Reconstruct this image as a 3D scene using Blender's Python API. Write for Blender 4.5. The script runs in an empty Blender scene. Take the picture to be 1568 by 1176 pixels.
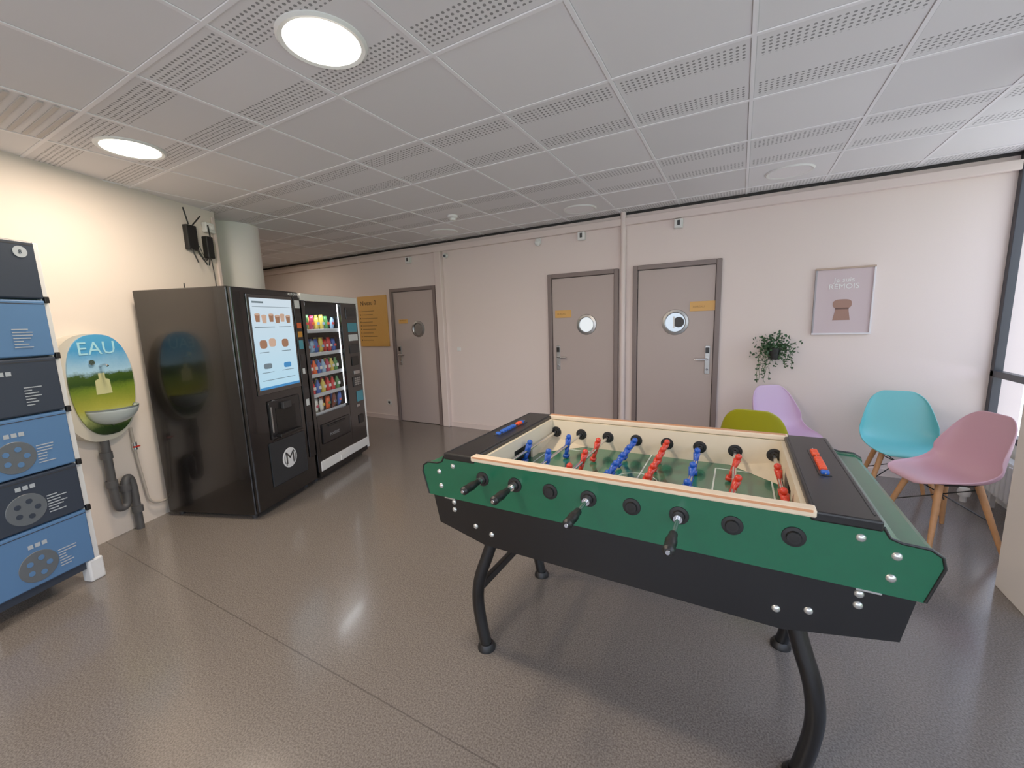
import bpy, bmesh, math, random
from mathutils import Vector, Matrix
random.seed(7)
sc=bpy.context.scene
try:
    sc.view_settings.view_transform='Standard';sc.view_settings.exposure=.52;sc.view_settings.gamma=1.2
except Exception: pass
COL=bpy.context.collection
def lin(c): return tuple(((x/12.92) if x<=.04045 else ((x+.055)/1.055)**2.4) for x in c)
MATS={}
def M(name,c,rough=.5,metal=0,em=0,coat=0,noise=0,nscale=8,bump=0,bscale=60,spec=.5):
    if name in MATS: return MATS[name]
    m=bpy.data.materials.new(name);m.use_nodes=True;nt=m.node_tree;b=nt.nodes['Principled BSDF']
    L=lin(c)
    b.inputs['Base Color'].default_value=(*L,1);b.inputs['Roughness'].default_value=rough;b.inputs['Metallic'].default_value=metal
    b.inputs['Coat Weight'].default_value=coat;b.inputs['Specular IOR Level'].default_value=spec
    if em: b.inputs['Emission Color'].default_value=(*L,1);b.inputs['Emission Strength'].default_value=em
    if noise or bump:
        g=nt.nodes.new('ShaderNodeTexCoord')
    if noise:
        n=nt.nodes.new('ShaderNodeTexNoise');n.inputs['Scale'].default_value=nscale;n.inputs['Detail'].default_value=5
        nt.links.new(g.outputs['Object'],n.inputs['Vector'])
        r=nt.nodes.new('ShaderNodeMapRange');r.inputs[1].default_value=.3;r.inputs[2].default_value=.7;r.inputs[3].default_value=1-noise;r.inputs[4].default_value=1+noise
        nt.links.new(n.outputs[0],r.inputs[0])
        v=nt.nodes.new('ShaderNodeVectorMath');v.operation='SCALE';v.inputs[0].default_value=L
        nt.links.new(r.outputs[0],v.inputs['Scale']);nt.links.new(v.outputs[0],b.inputs['Base Color'])
    if bump:
        n=nt.nodes.new('ShaderNodeTexNoise');n.inputs['Scale'].default_value=bscale;n.inputs['Detail'].default_value=3
        nt.links.new(g.outputs['Object'],n.inputs['Vector'])
        bb=nt.nodes.new('ShaderNodeBump');bb.inputs['Strength'].default_value=bump;bb.inputs['Distance'].default_value=.01
        nt.links.new(n.outputs[0],bb.inputs['Height']);nt.links.new(bb.outputs[0],b.inputs['Normal'])
    MATS[name]=m;return m
def E(name,loc=(0,0,0),rz=0,parent=None):
    o=bpy.data.objects.new(name,None);COL.objects.link(o);o.location=loc;o.rotation_euler=(0,0,rz);o.empty_display_size=.1
    if parent:o.parent=parent
    return o
def mk(name,me,parent=None,mat=None,loc=(0,0,0),rot=(0,0,0),smooth=False):
    o=bpy.data.objects.new(name,me);COL.objects.link(o);o.location=loc;o.rotation_euler=rot
    if parent:o.parent=parent
    if mat and not me.materials: me.materials.append(mat)
    if smooth:
        for p in me.polygons:p.use_smooth=True
    return o
def bm2me(bm,name='m'):
    me=bpy.data.meshes.new(name);bmesh.ops.recalc_face_normals(bm,faces=bm.faces);bm.to_mesh(me);bm.free();return me
def box(name,P,x,y,z,mat,bev=0,seg=2,rot=(0,0,0)):
    bm=bmesh.new();bmesh.ops.create_cube(bm,size=1)
    sx,sy,sz=x[1]-x[0],y[1]-y[0],z[1]-z[0]
    for v in bm.verts:v.co=Vector((v.co.x*sx,v.co.y*sy,v.co.z*sz))
    if bev:bmesh.ops.bevel(bm,geom=bm.edges[:],offset=bev,segments=seg,profile=.5,affect='EDGES')
    return mk(name,bm2me(bm,name),P,mat,((x[0]+x[1])/2,(y[0]+y[1])/2,(z[0]+z[1])/2),rot)
def lathe(name,P,prof,mat,p0=(0,0,0),axis=(0,0,1),seg=28,sm=True):
    bm=bmesh.new();rings=[]
    for r,h in prof:
        if r<1e-5:rings.append([bm.verts.new((0,0,h))])
        else:rings.append([bm.verts.new((r*math.cos(2*math.pi*i/seg),r*math.sin(2*math.pi*i/seg),h)) for i in range(seg)])
    for a,b in zip(rings,rings[1:]):
        for i in range(seg):
            j=(i+1)%seg
            if len(a)==1 and len(b)==1:continue
            if len(a)==1:bm.faces.new((a[0],b[i],b[j]))
            elif len(b)==1:bm.faces.new((a[i],a[j],b[0]))
            else:bm.faces.new((a[i],a[j],b[j],b[i]))
    q=Vector((0,0,1)).rotation_difference(Vector(axis).normalized())
    bm.transform(q.to_matrix().to_4x4())
    o=mk(name,bm2me(bm,name),P,mat,p0)
    if sm:
        for p in o.data.polygons:p.use_smooth=True
        try:o.data.set_sharp_from_angle(angle=math.radians(35))
        except Exception:pass
    return o
def cyl(name,P,p1,p2,r1,mat,r2=None,seg=20):
    r2=r1 if r2 is None else r2;d=Vector(p2)-Vector(p1);L=d.length
    return lathe(name,P,[(0,0),(r1,0),(r2,L),(0,L)],mat,p1,d,seg)
def tube(name,P,pts,r,mat,cyc=False,smooth=True):
    cu=bpy.data.curves.new(name,'CURVE');cu.dimensions='3D';cu.bevel_depth=r;cu.bevel_resolution=4;cu.use_fill_caps=True;cu.resolution_u=8
    if smooth:
        s=cu.splines.new('NURBS');s.points.add(len(pts)-1)
        for i,p in enumerate(pts):s.points[i].co=(*p,1)
        s.use_endpoint_u=True;s.order_u=3
    else:
        s=cu.splines.new('POLY');s.points.add(len(pts)-1)
        for i,p in enumerate(pts):s.points[i].co=(*p,1)
    s.use_cyclic_u=cyc
    o=bpy.data.objects.new('t',cu);COL.objects.link(o)
    dg=bpy.context.evaluated_depsgraph_get();me=bpy.data.meshes.new_from_object(o.evaluated_get(dg))
    bpy.data.objects.remove(o);me.name=name
    return mk(name,me,P,mat,smooth=True)
def prism(name,P,pts,a,b,mat,plane='xz',bev=0):
    bm=bmesh.new()
    def f(p,d):
        if plane=='xz':return (p[0],d,p[1])
        if plane=='yz':return (d,p[0],p[1])
        return (p[0],p[1],d)
    A=[bm.verts.new(f(p,a)) for p in pts];B=[bm.verts.new(f(p,b)) for p in pts];n=len(pts)
    bm.faces.new(A);bm.faces.new(B[::-1])
    for i in range(n):bm.faces.new((A[i],A[(i+1)%n],B[(i+1)%n],B[i]))
    if bev:bmesh.ops.bevel(bm,geom=bm.edges[:],offset=bev,segments=2,profile=.5,affect='EDGES')
    return mk(name,bm2me(bm,name),P,mat)
def text(name,P,body,size,loc,mat,rot=(math.pi/2,0,0),align='LEFT',ext=.0005):
    cu=bpy.data.curves.new(name,'FONT');cu.body=body;cu.size=size;cu.extrude=ext;cu.align_x=align;cu.resolution_u=2
    o=bpy.data.objects.new('t',cu);COL.objects.link(o)
    dg=bpy.context.evaluated_depsgraph_get();me=bpy.data.meshes.new_from_object(o.evaluated_get(dg));bpy.data.objects.remove(o)
    me.materials.clear()
    return mk(name,me,P,mat,loc,rot)
class NT:
    def __init__(s,m): s.nt=m.node_tree;s.b=s.nt.nodes.get('Principled BSDF')
    def n(s,t,**k):
        x=s.nt.nodes.new(t)
        for a,b in k.items():setattr(x,a,b)
        return x
    def m(s,op,a,b=None,c=None):
        x=s.nt.nodes.new('ShaderNodeMath');x.operation=op
        for i,v in enumerate((a,b,c)):
            if v is None:continue
            if isinstance(v,(int,float)):x.inputs[i].default_value=v
            else:s.nt.links.new(v,x.inputs[i])
        return x.outputs[0]
    def l(s,a,b):s.nt.links.new(a,b)
    def mix(s,f,a,b):
        x=s.nt.nodes.new('ShaderNodeMix');x.data_type='RGBA'
        for i,v in ((0,f),(6,a),(7,b)):
            if isinstance(v,(int,float)):x.inputs[i].default_value=v
            elif isinstance(v,tuple):x.inputs[i].default_value=(*v,1)
            else:s.nt.links.new(v,x.inputs[i])
        return x.outputs[2]

wallM=M('wall_paint',(.90,.835,.81),.75,bump=.06,bscale=120)
leftwallM=M('left_wall_paint',(.91,.86,.82),.7,bump=.06,bscale=120)
doorM=M('door_taupe',(.70,.635,.61),.5)
frameM=M('door_frame_taupe',(.46,.40,.385),.45)
trimM=M('trunking_cream',(.88,.81,.785),.55)
chrome=M('chrome',(.85,.85,.86),.15,1)
steel=M('brushed_steel',(.7,.7,.7),.35,1)
black=M('black_metal',(.02,.02,.025),.22,coat=.3)
blackp=M('black_plastic',(.03,.03,.035),.45)
white=M('white_plastic',(.9,.9,.89),.4)
darkwin=M('window_frame_dark',(.12,.13,.17),.4)
yell=M('yellow_sign',(.86,.64,.33),.5)
dgrey=M('dark_grey',(.16,.16,.17),.5)
red=M('red_paint',(.8,.13,.08),.4)
mirror=M('porthole_glass',(.55,.58,.6),.08,.9)
glassM=bpy.data.materials.new('clear_glass');glassM.use_nodes=True
g=NT(glassM);g.nt.nodes.remove(g.b);tr=g.n('ShaderNodeBsdfTransparent');gl=g.n('ShaderNodeBsdfGlossy');gl.inputs['Roughness'].default_value=.02;fr=g.n('ShaderNodeLayerWeight');mx=g.n('ShaderNodeMixShader')
fc=g.m('ADD',g.m('MULTIPLY',g.m('POWER',fr.outputs['Facing'],5.0),.7),.04)
g.l(fc,mx.inputs[0]);g.l(tr.outputs[0],mx.inputs[1]);g.l(gl.outputs[0],mx.inputs[2]);g.l(mx.outputs[0],g.nt.nodes['Material Output'].inputs[0])
def pane(name,P,verts):
    bm=bmesh.new();bm.faces.new([bm.verts.new(v) for v in verts]);return mk(name,bm2me(bm,name),P,glassM)

# ceiling
H=2.655
cm=M('ceiling_tile',(.84,.825,.84),.85);g=NT(cm)
geo=g.n('ShaderNodeNewGeometry');sep=g.n('ShaderNodeSeparateXYZ');g.l(geo.outputs['Position'],sep.inputs[0])
X,Y=sep.outputs[0],sep.outputs[1]
xs=g.m('DIVIDE',g.m('ADD',X,60.0),.6);ys=g.m('DIVIDE',g.m('ADD',Y,-.96+.597*100),.597)
xf=g.m('FRACT',xs);yf=g.m('FRACT',ys);yi=g.m('FLOOR',ys);par=g.m('MODULO',yi,2.0)
even=g.m('LESS_THAN',par,.5)
d=g.m('ABSOLUTE',g.m('SUBTRACT',yf,.5))
band=g.m('MULTIPLY',g.m('GREATER_THAN',d,.20),g.m('LESS_THAN',d,.43))
xb=g.m('LESS_THAN',g.m('ABSOLUTE',g.m('SUBTRACT',xf,.5)),.45)
pit=1/.025
cx=g.m('SUBTRACT',g.m('FRACT',g.m('MULTIPLY',g.m('ADD',X,60.),pit)),.5);cy=g.m('SUBTRACT',g.m('FRACT',g.m('MULTIPLY',g.m('ADD',Y,60.),pit)),.5)
rr=g.m('SQRT',g.m('ADD',g.m('MULTIPLY',cx,cx),g.m('MULTIPLY',cy,cy)))
dot=g.m('MULTIPLY',g.m('MULTIPLY',g.m('LESS_THAN',rr,.27),band),g.m('MULTIPLY',xb,even))
edge=g.m('MAXIMUM',g.m('GREATER_THAN',g.m('ABSOLUTE',g.m('SUBTRACT',xf,.5)),.479),g.m('GREATER_THAN',d,.479))
dark=g.m('MAXIMUM',g.m('MULTIPLY',dot,.7),g.m('MULTIPLY',edge,.32))
wn=g.n('ShaderNodeTexWhiteNoise');wn.noise_dimensions='2D';cmb=g.n('ShaderNodeCombineXYZ');g.l(g.m('FLOOR',xs),cmb.inputs[0]);g.l(yi,cmb.inputs[1]);g.l(cmb.outputs[0],wn.inputs['Vector'])
base=g.mix(wn.outputs['Value'],lin((.87,.86,.865)),lin((.90,.89,.895)))
g.l(g.mix(dark,base,lin((.2,.19,.19))),g.b.inputs['Base Color'])
box('ceiling',None,(-12.5,2.1),(-2.8,5.0),(H,H+.1),cm)
bm=bmesh.new()
def addbox(bm,x,y,z):
    r=bmesh.ops.create_cube(bm,size=1)
    for v in r['verts']:v.co=Vector(((x[0]+x[1])/2+v.co.x*(x[1]-x[0]),(y[0]+y[1])/2+v.co.y*(y[1]-y[0]),(z[0]+z[1])/2+v.co.z*(z[1]-z[0])))
k=-20
while k<=3:
    if k*.6<1.79:addbox(bm,(k*.6-.009,k*.6+.009),(-2.5,4.77),(H-.004,H+.002))
    k+=1
for k in range(-5,7):
    yy=.96+.597*k
    if -2.5<yy<4.77:addbox(bm,(-12,1.8),(yy-.009,yy+.009),(H-.0045,H+.0015))
mk('trim_1',bm2me(bm),None,M('ceiling_tbar',(.94,.93,.94),.6))
# floor
fm=M('vinyl_floor',(.5,.47,.45),.33,coat=.22);g=NT(fm);g.b.inputs['Coat Roughness'].default_value=.1
geo=g.n('ShaderNodeNewGeometry');sep=g.n('ShaderNodeSeparateXYZ');g.l(geo.outputs['Position'],sep.inputs[0])
n1=g.n('ShaderNodeTexNoise');n1.inputs['Scale'].default_value=150;n1.inputs['Detail'].default_value=4;g.l(geo.outputs['Position'],n1.inputs['Vector'])
n2=g.n('ShaderNodeTexNoise');n2.inputs['Scale'].default_value=1.2;n2.inputs['Detail'].default_value=1;g.l(geo.outputs['Position'],n2.inputs['Vector'])
mr=g.n('ShaderNodeMapRange');mr.inputs[1].default_value=.36;mr.inputs[2].default_value=.64;g.l(n1.outputs[0],mr.inputs[0])
c1=g.mix(mr.outputs[0],lin((.35,.325,.305)),lin((.48,.45,.425)))
seam=g.m('LESS_THAN',g.m('ABSOLUTE',g.m('SUBTRACT',sep.outputs[1],1.0)),.003)
g.l(g.mix(g.m('MULTIPLY',seam,.5),c1,lin((.2,.18,.18))),g.b.inputs['Base Color'])
bp=g.n('ShaderNodeBump');bp.inputs['Strength'].default_value=.09;bp.inputs['Distance'].default_value=.003;g.l(n1.outputs[0],bp.inputs['Height']);g.l(bp.outputs[0],g.b.inputs['Normal'])
mr3=g.n('ShaderNodeMapRange');mr3.inputs[3].default_value=.13;mr3.inputs[4].default_value=.24;g.l(n2.outputs[0],mr3.inputs[0]);g.l(mr3.outputs[0],g.b.inputs['Roughness'])
box('floor',None,(-12.5,2.1),(-2.8,5.0),(-.1,0),fm)

# walls
box('wall_back',None,(-12.5,2.0),(4.77,4.95),(0,H),wallM)
box('wall_rear',None,(-5.0,-2.2),(-2.7,-2.5),(0,H),wallM)
box('wall_corridor_end',None,(-12.6,-12.0),(2.6,4.77),(0,H),wallM)
box('wall_corridor',None,(-12.5,-4.97),(2.59,2.77),(0,H),wallM)
ANG=math.atan2(.943,-.334)
WL=(-4.22,1.466,0)
MW=Matrix.Translation(Vector(WL))@Matrix.Rotation(ANG,4,'Z')
wl=box('wall_left',None,(-4.3,.86),(0,.15),(0,H),leftwallM)
wl.matrix_world=MW@Matrix.Translation(((-4.3+.86)/2,.075,H/2))
wr=box('wall_return',None,(.60,1.35),(.30,.42),(0,H),leftwallM)
wr.matrix_world=MW@Matrix.Translation((.975,.36,H/2))
wr=box('wall_return_side',None,(.60,.72),(.15,.30),(0,H),leftwallM)
wr.matrix_world=MW@Matrix.Translation((.66,.225,H/2))
lathe('wall_column',None,[(0.27,0),(.27,H)],M('column_paint',(.97,.95,.94),.6),(-4.98,2.66,0),seg=48)
box('trim_2',None,(-12,1.8),(4.715,4.77),(2.515,2.59),trimM,.006)
box('trim_3',None,(-12,1.8),(4.755,4.77),(2.63,2.655),M('dark_gap',(.12,.11,.11),.8))  # dark strip colours in the shade of the gap under the ceiling
box('trim_4',None,(-3.815,-3.70),(4.70,4.77),(0,2.515),trimM,.01)
cyl('trim_5',None,(-1.17,4.735,0),(-1.17,4.735,H),.03,trimM)
box('baseboard_back_1',None,(-3.70,-2.09),(4.757,4.77),(0,.07),trimM)
box('baseboard_back_2',None,(-.18,1.8),(4.757,4.77),(0,.07),trimM)
box('baseboard_back_3',None,(-12,-4.74),(4.757,4.77),(0,.07),trimM)

def door(name,x0,x1,ztop,handle_left,sign=None,por=None,porr=.1,bright=False):
    D=E(name,(0,4.77,0));w=.05
    box('frame_left',D,(x0,x0+w),(-.045,0),(0,ztop),frameM,.006)
    box('frame_right',D,(x1-w,x1),(-.045,0),(0,ztop),frameM,.006)
    box('frame_top',D,(x0+w,x1-w),(-.045,0),(ztop-w,ztop),frameM,.006)
    box('leaf',D,(x0+w+.006,x1-w-.006),(-.02,-.001),(.008,ztop-w-.006),doorM,.002)
    box('shadow_gap',D,(x0+w,x1-w),(-.004,-.0005),(.0,ztop-w),dgrey)
    px=por
    lathe('porthole_ring',D,[(porr-.02,0),(porr-.02,.012),(porr-.012,.018),(porr+.012,.012),(porr+.018,0)],steel,(px,-.02,1.45),(0,-1,0),40)
    lathe('porthole_glass',D,[(0,.004),(porr-.015,.004)],M('bright_pane',(.85,.88,.9),.1,em=.45) if bright else mirror,(px,-.02,1.45),(0,-1,0),40)  # bright pane: emission painted in for windows reflected in the glass
    if name=='door_3':
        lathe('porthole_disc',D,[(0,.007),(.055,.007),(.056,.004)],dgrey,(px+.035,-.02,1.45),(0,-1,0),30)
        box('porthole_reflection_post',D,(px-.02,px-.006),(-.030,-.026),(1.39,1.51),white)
    hx=x0+w+.075 if handle_left else x1-w-.055
    sgn=1 if handle_left else -1
    box('handle_plate',D,(hx-.024,hx+.024),(-.03,-.02),(.90,1.20),steel,.004)
    cyl('handle_neck',D,(hx,-.02,1.06),(hx,-.075,1.06),.011,chrome)
    tube('handle_lever',D,[(hx,-.07,1.06),(hx+sgn*.06,-.078,1.06),(hx+sgn*.12,-.07,1.058)],.010,chrome)
    cyl('lock_cylinder',D,(hx,-.02,.95),(hx,-.038,.95),.012,chrome)
    box('electronic_lock',D,(hx-.018,hx+.018),(-.042,-.03),(1.12,1.18),blackp,.004)
    if sign:
        box('sign_plate',D,(sign[0],sign[1]),(-.026,-.02),(sign[2],sign[3]),yell,.002)
        text('sign_text',D,'BUREAU',.03,(sign[0]+.03,-.0275,sign[2]+.035),M('sign_ink',(.65,.48,.25),.6))
    return D
door('door_1',-4.74,-3.85,2.065,True,(-4.60,-4.42,1.54,1.60),-4.22,.105)
door('door_2',-2.09,-1.22,2.065,True,(-2.0,-1.79,1.54,1.63),-1.60,.105,True)
door('door_3',-1.06,-.18,2.075,False,(-.47,-.22,1.56,1.66),-.61,.12)
S=E('directory_sign',(-5.48,4.77,1.19))
box('panel',S,(0,.64),(-.02,0),(0,.80),yell,.003)
ink=M('ink_dark',(.2,.16,.12),.6);inkl=M('ink_light',(.55,.42,.25),.6)
text('title',S,'Niveau 0',.10,(.06,-.022,.66),ink)
for i in range(9):
    box('line_%d'%i,S,(.08,.3+.2*random.random()),(-.0215,-.02),(.56-i*.058,.570-i*.058),inkl)
    box('mark_%d'%i,S,(.04,.055),(-.0215,-.02),(.555-i*.058,.577-i*.058),ink)
# poster
P=E('framed_poster',(.59,4.77,1.30))
frw=M('frame_offwhite',(.88,.86,.88),.4)
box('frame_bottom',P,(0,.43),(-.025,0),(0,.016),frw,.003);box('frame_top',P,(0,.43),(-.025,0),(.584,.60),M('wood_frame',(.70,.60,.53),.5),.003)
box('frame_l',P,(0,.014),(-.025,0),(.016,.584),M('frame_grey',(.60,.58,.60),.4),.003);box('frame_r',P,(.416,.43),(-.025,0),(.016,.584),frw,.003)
box('print',P,(.014,.416),(-.012,0),(.016,.584),M('poster_paper',(.78,.70,.715),.5,coat=.15))
text('caption_top',P,'Je suis',.06,(.215,-.0135,.47),white,align='CENTER')
text('caption_main',P,'R\u00c9MOIS',.065,(.215,-.0135,.41),white,align='CENTER')
br=M('cork_brown',(.60,.44,.38),.6)
def ell(cx,cz,a,b,n=28,p=2):
    return [(cx+a*math.copysign(abs(math.cos(t))**(2/p),math.cos(t)),cz+b*math.copysign(abs(math.sin(t))**(2/p),math.sin(t))) for t in [2*math.pi*i/n for i in range(n)]]
prism('cork_cap',P,ell(.215,.275,.068,.042,p=3),-.0145,-.012,br)
prism('cork_body',P,[(.168,.235),(.262,.235),(.268,.19),(.278,.13),(.152,.13),(.162,.19)],-.014,-.012,br)
prism('cork_band',P,[(.166,.228),(.264,.228),(.264,.242),(.166,.242)],-.0155,-.012,M('band',(.38,.26,.22),.6))
def sens(name,x,z,kind):
    S=E(name,(x,4.765,z))
    if kind=='pir':
        box('base',S,(-.035,.035),(-.02,0),(-.02,.05),white,.006);lathe('dome',S,[(.038,0),(.036,.02),(.025,.035),(0,.042)],white,(0,-.03,0),(0,-.8,-.6))
    elif kind=='box':
        box('body',S,(-.04,.04),(-.06,0),(-.045,.045),white,.006);box('lens',S,(-.012,.016),(-.064,-.058),(-.02,.03),dgrey,.004)
    elif kind=='cam':
        lathe('mount',S,[(.035,0),(.03,.03),(0,.032)],white,(0,0,0),(0,-1,0));cyl('barrel',S,(0,-.03,0),(.05,-.10,-.02),.025,white);cyl('lens',S,(.05,-.10,-.02),(.054,-.106,-.022),.018,blackp)
sens('motion_sensor',-2.21,2.46,'pir');sens('alarm_call_point',-1.65,2.465,'box');sens('alarm_call_point',-.60,2.46,'box');sens('alarm_call_point',-4.31,2.455,'box')
sens('security_camera',-3.64,2.455,'cam')
S=E('wall_socket',(-4.95,4.77,.28));box('plate',S,(-.04,.04),(-.012,0),(-.04,.04),white,.005);lathe('well',S,[(0,.002),(.02,.002),(.022,.004)],dgrey,(0,-.012,0),(0,-1,0))
S=E('light_switch',(-3.5,4.77,1.15));box('plate',S,(-.03,.03),(-.012,0),(-.03,.03),white,.005);box('rocker',S,(-.018,.018),(-.016,-.012),(-.018,.018),white,.002)

# ceiling lights
lampOn=M('lamp_diffuser_on',(1,.97,.90),.4,em=9)
lampOff=M('lamp_diffuser_off',(.93,.92,.93),.3)
def clight(x,y,on,r=.15,pw=34):
    L=E('ceiling_light',(x,y,H))
    lathe('trim_ring',L,[(r-.005,.0),(r-.005,.008),(r+.012,.012),(r+.022,.004),(r+.022,0)],white,(0,0,0),(0,0,-1),48)
    lathe('diffuser',L,[(0,.007),(r-.004,.007)],lampOn if on else lampOff,(0,0,0),(0,0,-1),48)
    if on:
        ld=bpy.data.lights.new('bulb','AREA');ld.shape='DISK';ld.size=2*r-.02;ld.energy=pw;ld.color=(1,.80,.60)
        lo=bpy.data.objects.new('bulb',ld);COL.objects.link(lo);lo.parent=L;lo.location=(0,0,-.02)
for x,y,on in [(-1.52,1.26,1),(-3.35,1.27,1),(.30,4.24,0),(-1.52,4.31,0),(-3.30,4.31,0),(-1.5,-1.3,1),(-6.5,3.7,1)]:  # the lamp behind the camera is unseen, added for extra light
    clight(x,y,on,pw=(4 if x<-5 else 15 if x<-3 else 18 if y>0 else 24))
S=E('smoke_detector',(-2.74,3.74,H));lathe('base',S,[(.055,0),(.055,.02),(.035,.03),(.03,.05),(0,.052)],white,(0,0,0),(0,0,-1))
V=E('ceiling_vent',(-3.3,.76,H))
for i in range(7):box('slat_%d'%i,V,(-.27,.27),(-.17+i*.055,-.15+i*.055),(-.008,-.001),M('vent_slat',(.74,.71,.69),.6),.002)

# windows
XW=1.80
win1=E('window_1',(XW,0,0))
def winrun(W,y0,y1,posts):
    for i,p in enumerate(posts):box('post_%d'%i,W,(0,.055),(p-.027,p+.027),(0.0,2.6),darkwin,.004)
    box('spandrel',W,(.015,.05),(y0,y1),(0,.50),white)
    box('rail_low',W,(0,.055),(y0,y1),(.50,.55),darkwin,.004);box('rail_mid',W,(0,.055),(y0,y1),(.95,1.0),darkwin,.004);box('rail_top',W,(0,.055),(y0,y1),(2.60,H),darkwin,.004)
    pane('glass',W,[(.028,y0,.55),(.028,y1,.55),(.028,y1,2.60),(.028,y0,2.60)])
    ld=bpy.data.lights.new('portal','AREA');ld.shape='RECTANGLE';ld.size=y1-y0;ld.size_y=2.05;ld.cycles.is_portal=True
    lo=bpy.data.objects.new('portal',ld);COL.objects.link(lo);lo.parent=W;lo.location=(.10,(y0+y1)/2,1.575)
    lo.rotation_euler=(math.radians(90),0,math.radians(90))
winrun(win1,3.06,4.77,[4.743,3.95,3.09])
win2=E('window_2',(XW,0,0));winrun(win2,-2.5,2.76,[2.72,1.6,.5,-.6,-1.7,-2.46])
win_fill=E('window_3',(0,-2.5,0),math.radians(-90));winrun(win_fill,-2.2,1.8,[-2.16,-1.2,-.2,.8,1.76])  # unseen glazing added behind the camera for frontal daylight fill
box('wall_pillar',None,(1.29,XW+.1),(2.76,3.06),(0,H),M('pillar_paint',(.92,.89,.86),.6),.004)
R=E('radiator',(XW-.10,3.9,0))
box('panel',R,(0,.07),(-.7,.55),(.12,.42),white,.01)
for i in range(20):box('fin_%d'%i,R,(-.012,0),(-.66+i*.06,-.62+i*.06),(.14,.40),white,.004)
for i,yy in enumerate((-.5,.4)):box('foot_%d'%i,R,(.02,.05),(yy,yy+.03),(0,.12),white)
S=E('pipe_valve',(1.60,4.36,0));cyl('stub',S,(0,0,0),(0,0,.06),.02,white);lathe('knob',S,[(.035,0),(.04,.03),(.03,.06),(0,.065)],white,(0,0,.05))

# outside
box('ground',None,(-20,6.5),(-28,45),(-.4,-.12),M('paving',(.84,.82,.80),.9,noise=.06,nscale=3))  # unseen pale paving added to bounce daylight up to the ceiling
box('lawn',None,(6.5,60),(-28,60),(-.4,-.12),M('grass',(.38,.52,.22),.9,noise=.35,nscale=3))
leafM=M('foliage',(.38,.55,.22),.8,noise=.6,nscale=6,bump=1,bscale=14)
tp=[(11+random.random()*5,-8+k*4.6+random.random()) for k in range(5)]+[(11.2,20.0),(11.4,25),(13.5,30),(16.5,33)]
for (tx_,ty_) in tp:
    T=E('tree',(tx_,ty_,-.12))
    hgt=1.6+random.random()*1.0
    cyl('trunk',T,(0,0,0),(0,0,hgt),.11,M('bark',(.3,.24,.2),.9),.07)
    bm=bmesh.new()
    for j in range(10):
        r=.6+random.random()*.6
        q=bmesh.ops.create_icosphere(bm,subdivisions=3,radius=r,matrix=Matrix.Translation((random.uniform(-1,1),random.uniform(-1,1),hgt+random.uniform(-.4,1.6))))
        for v in q['verts']:v.co+=Vector((random.uniform(-1,1),random.uniform(-1,1),random.uniform(-1,1)))*.09
    for v in bm.verts:v.co.z=max(v.co.z,.3)
    mk('crown',bm2me(bm),T,leafM)
bm=bmesh.new()
for j in range(100):
    q=bmesh.ops.create_icosphere(bm,subdivisions=2,radius=.5,matrix=Matrix.Translation((7.4+random.uniform(-.2,.2),-6+j*.32,.3+random.uniform(0,.2))))
    for v in q['verts']:v.co+=Vector((random.uniform(-1,1),random.uniform(-1,1),random.uniform(-1,1)))*.06
for v in bm.verts:v.co.z=max(v.co.z,-.118)
mk('hedge',bm2me(bm),None,leafM)

# vending machines
def vend_frame(name,s):
    w=Vector((-.334,.943,0));o=Vector((-3.32,1.705,0))+w*s
    return E(name,o,ANG)
V=vend_frame('drink_vending_machine',0)
W1=.755
box('cabinet',V,(0,W1),(.02,.85),(.04,1.85),black,.008)
box('door_panel',V,(.005,W1-.005),(-.012,.02),(.06,1.845),black,.008)
for i,(a,b) in enumerate(((.05,.08),(.68,.08),(.05,.78),(.68,.78))):cyl('foot_%d'%i,V,(a,b,0),(a,b,.05),.022,dgrey)
box('bezel',V,(.135,.655),(-.020,-.012),(.99,1.80),M('gloss_black',(.015,.015,.02),.08,coat=1),.004)
sm=M('screen_glow',(.80,.93,.98),.2,em=.6);g=NT(sm);tc=g.n('ShaderNodeTexCoord');sp=g.n('ShaderNodeSeparateXYZ');g.l(tc.outputs['Object'],sp.inputs[0])
mr=g.n('ShaderNodeMapRange');mr.inputs[1].default_value=-.37;mr.inputs[2].default_value=.37;g.l(sp.outputs[2],mr.inputs[0])
sc_c=g.mix(mr.outputs[0],lin((.66,.84,.93)),lin((.80,.87,.92)));g.l(sc_c,g.b.inputs['Emission Color'])
g.b.inputs['Base Color'].default_value=(.05,.05,.05,1)
box('screen',V,(.16,.63),(-.023,-.020),(1.03,1.77),sm)
brn=M('menu_brown',(.62,.44,.34),.4,em=.2);pch=M('menu_peach',(.80,.66,.58),.4,em=.25);blu=M('menu_blue',(.2,.5,.76),.4,em=.3);gry=M('menu_grey',(.44,.52,.58),.4,em=.12)
def menu_cup(i,x,z,m_,s=1):
    prism('menu_cup_%d'%i,V,[(x-.028*s,z+.03*s),(x+.028*s,z+.03*s),(x+.02*s,z-.03*s),(x-.02*s,z-.03*s)],-.0245,-.023,m_)
    prism('menu_cup_top_%d'%i,V,ell(x,z+.03*s,.028*s,.009*s,16),-.0255,-.023,pch)
for i,(x,z,m_) in enumerate([(.22,1.61,brn),(.29,1.60,pch),(.37,1.61,brn),(.44,1.60,brn),(.50,1.61,pch),(.57,1.60,brn)]):menu_cup(i,x,z,m_)
for i,(x,z) in enumerate([(.25,1.40),(.35,1.41),(.50,1.40)]):
    prism('menu_waffle_%d'%i,V,ell(x,z,.04,.035,20,3),-.0245,-.023,brn if i!=1 else pch)
for i,(x,z) in enumerate([(.27,1.22),(.50,1.21)]):
    prism('menu_picture_%d'%i,V,ell(x,z,.045,.022,20,4),-.0245,-.023,blu if i else gry)
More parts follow.
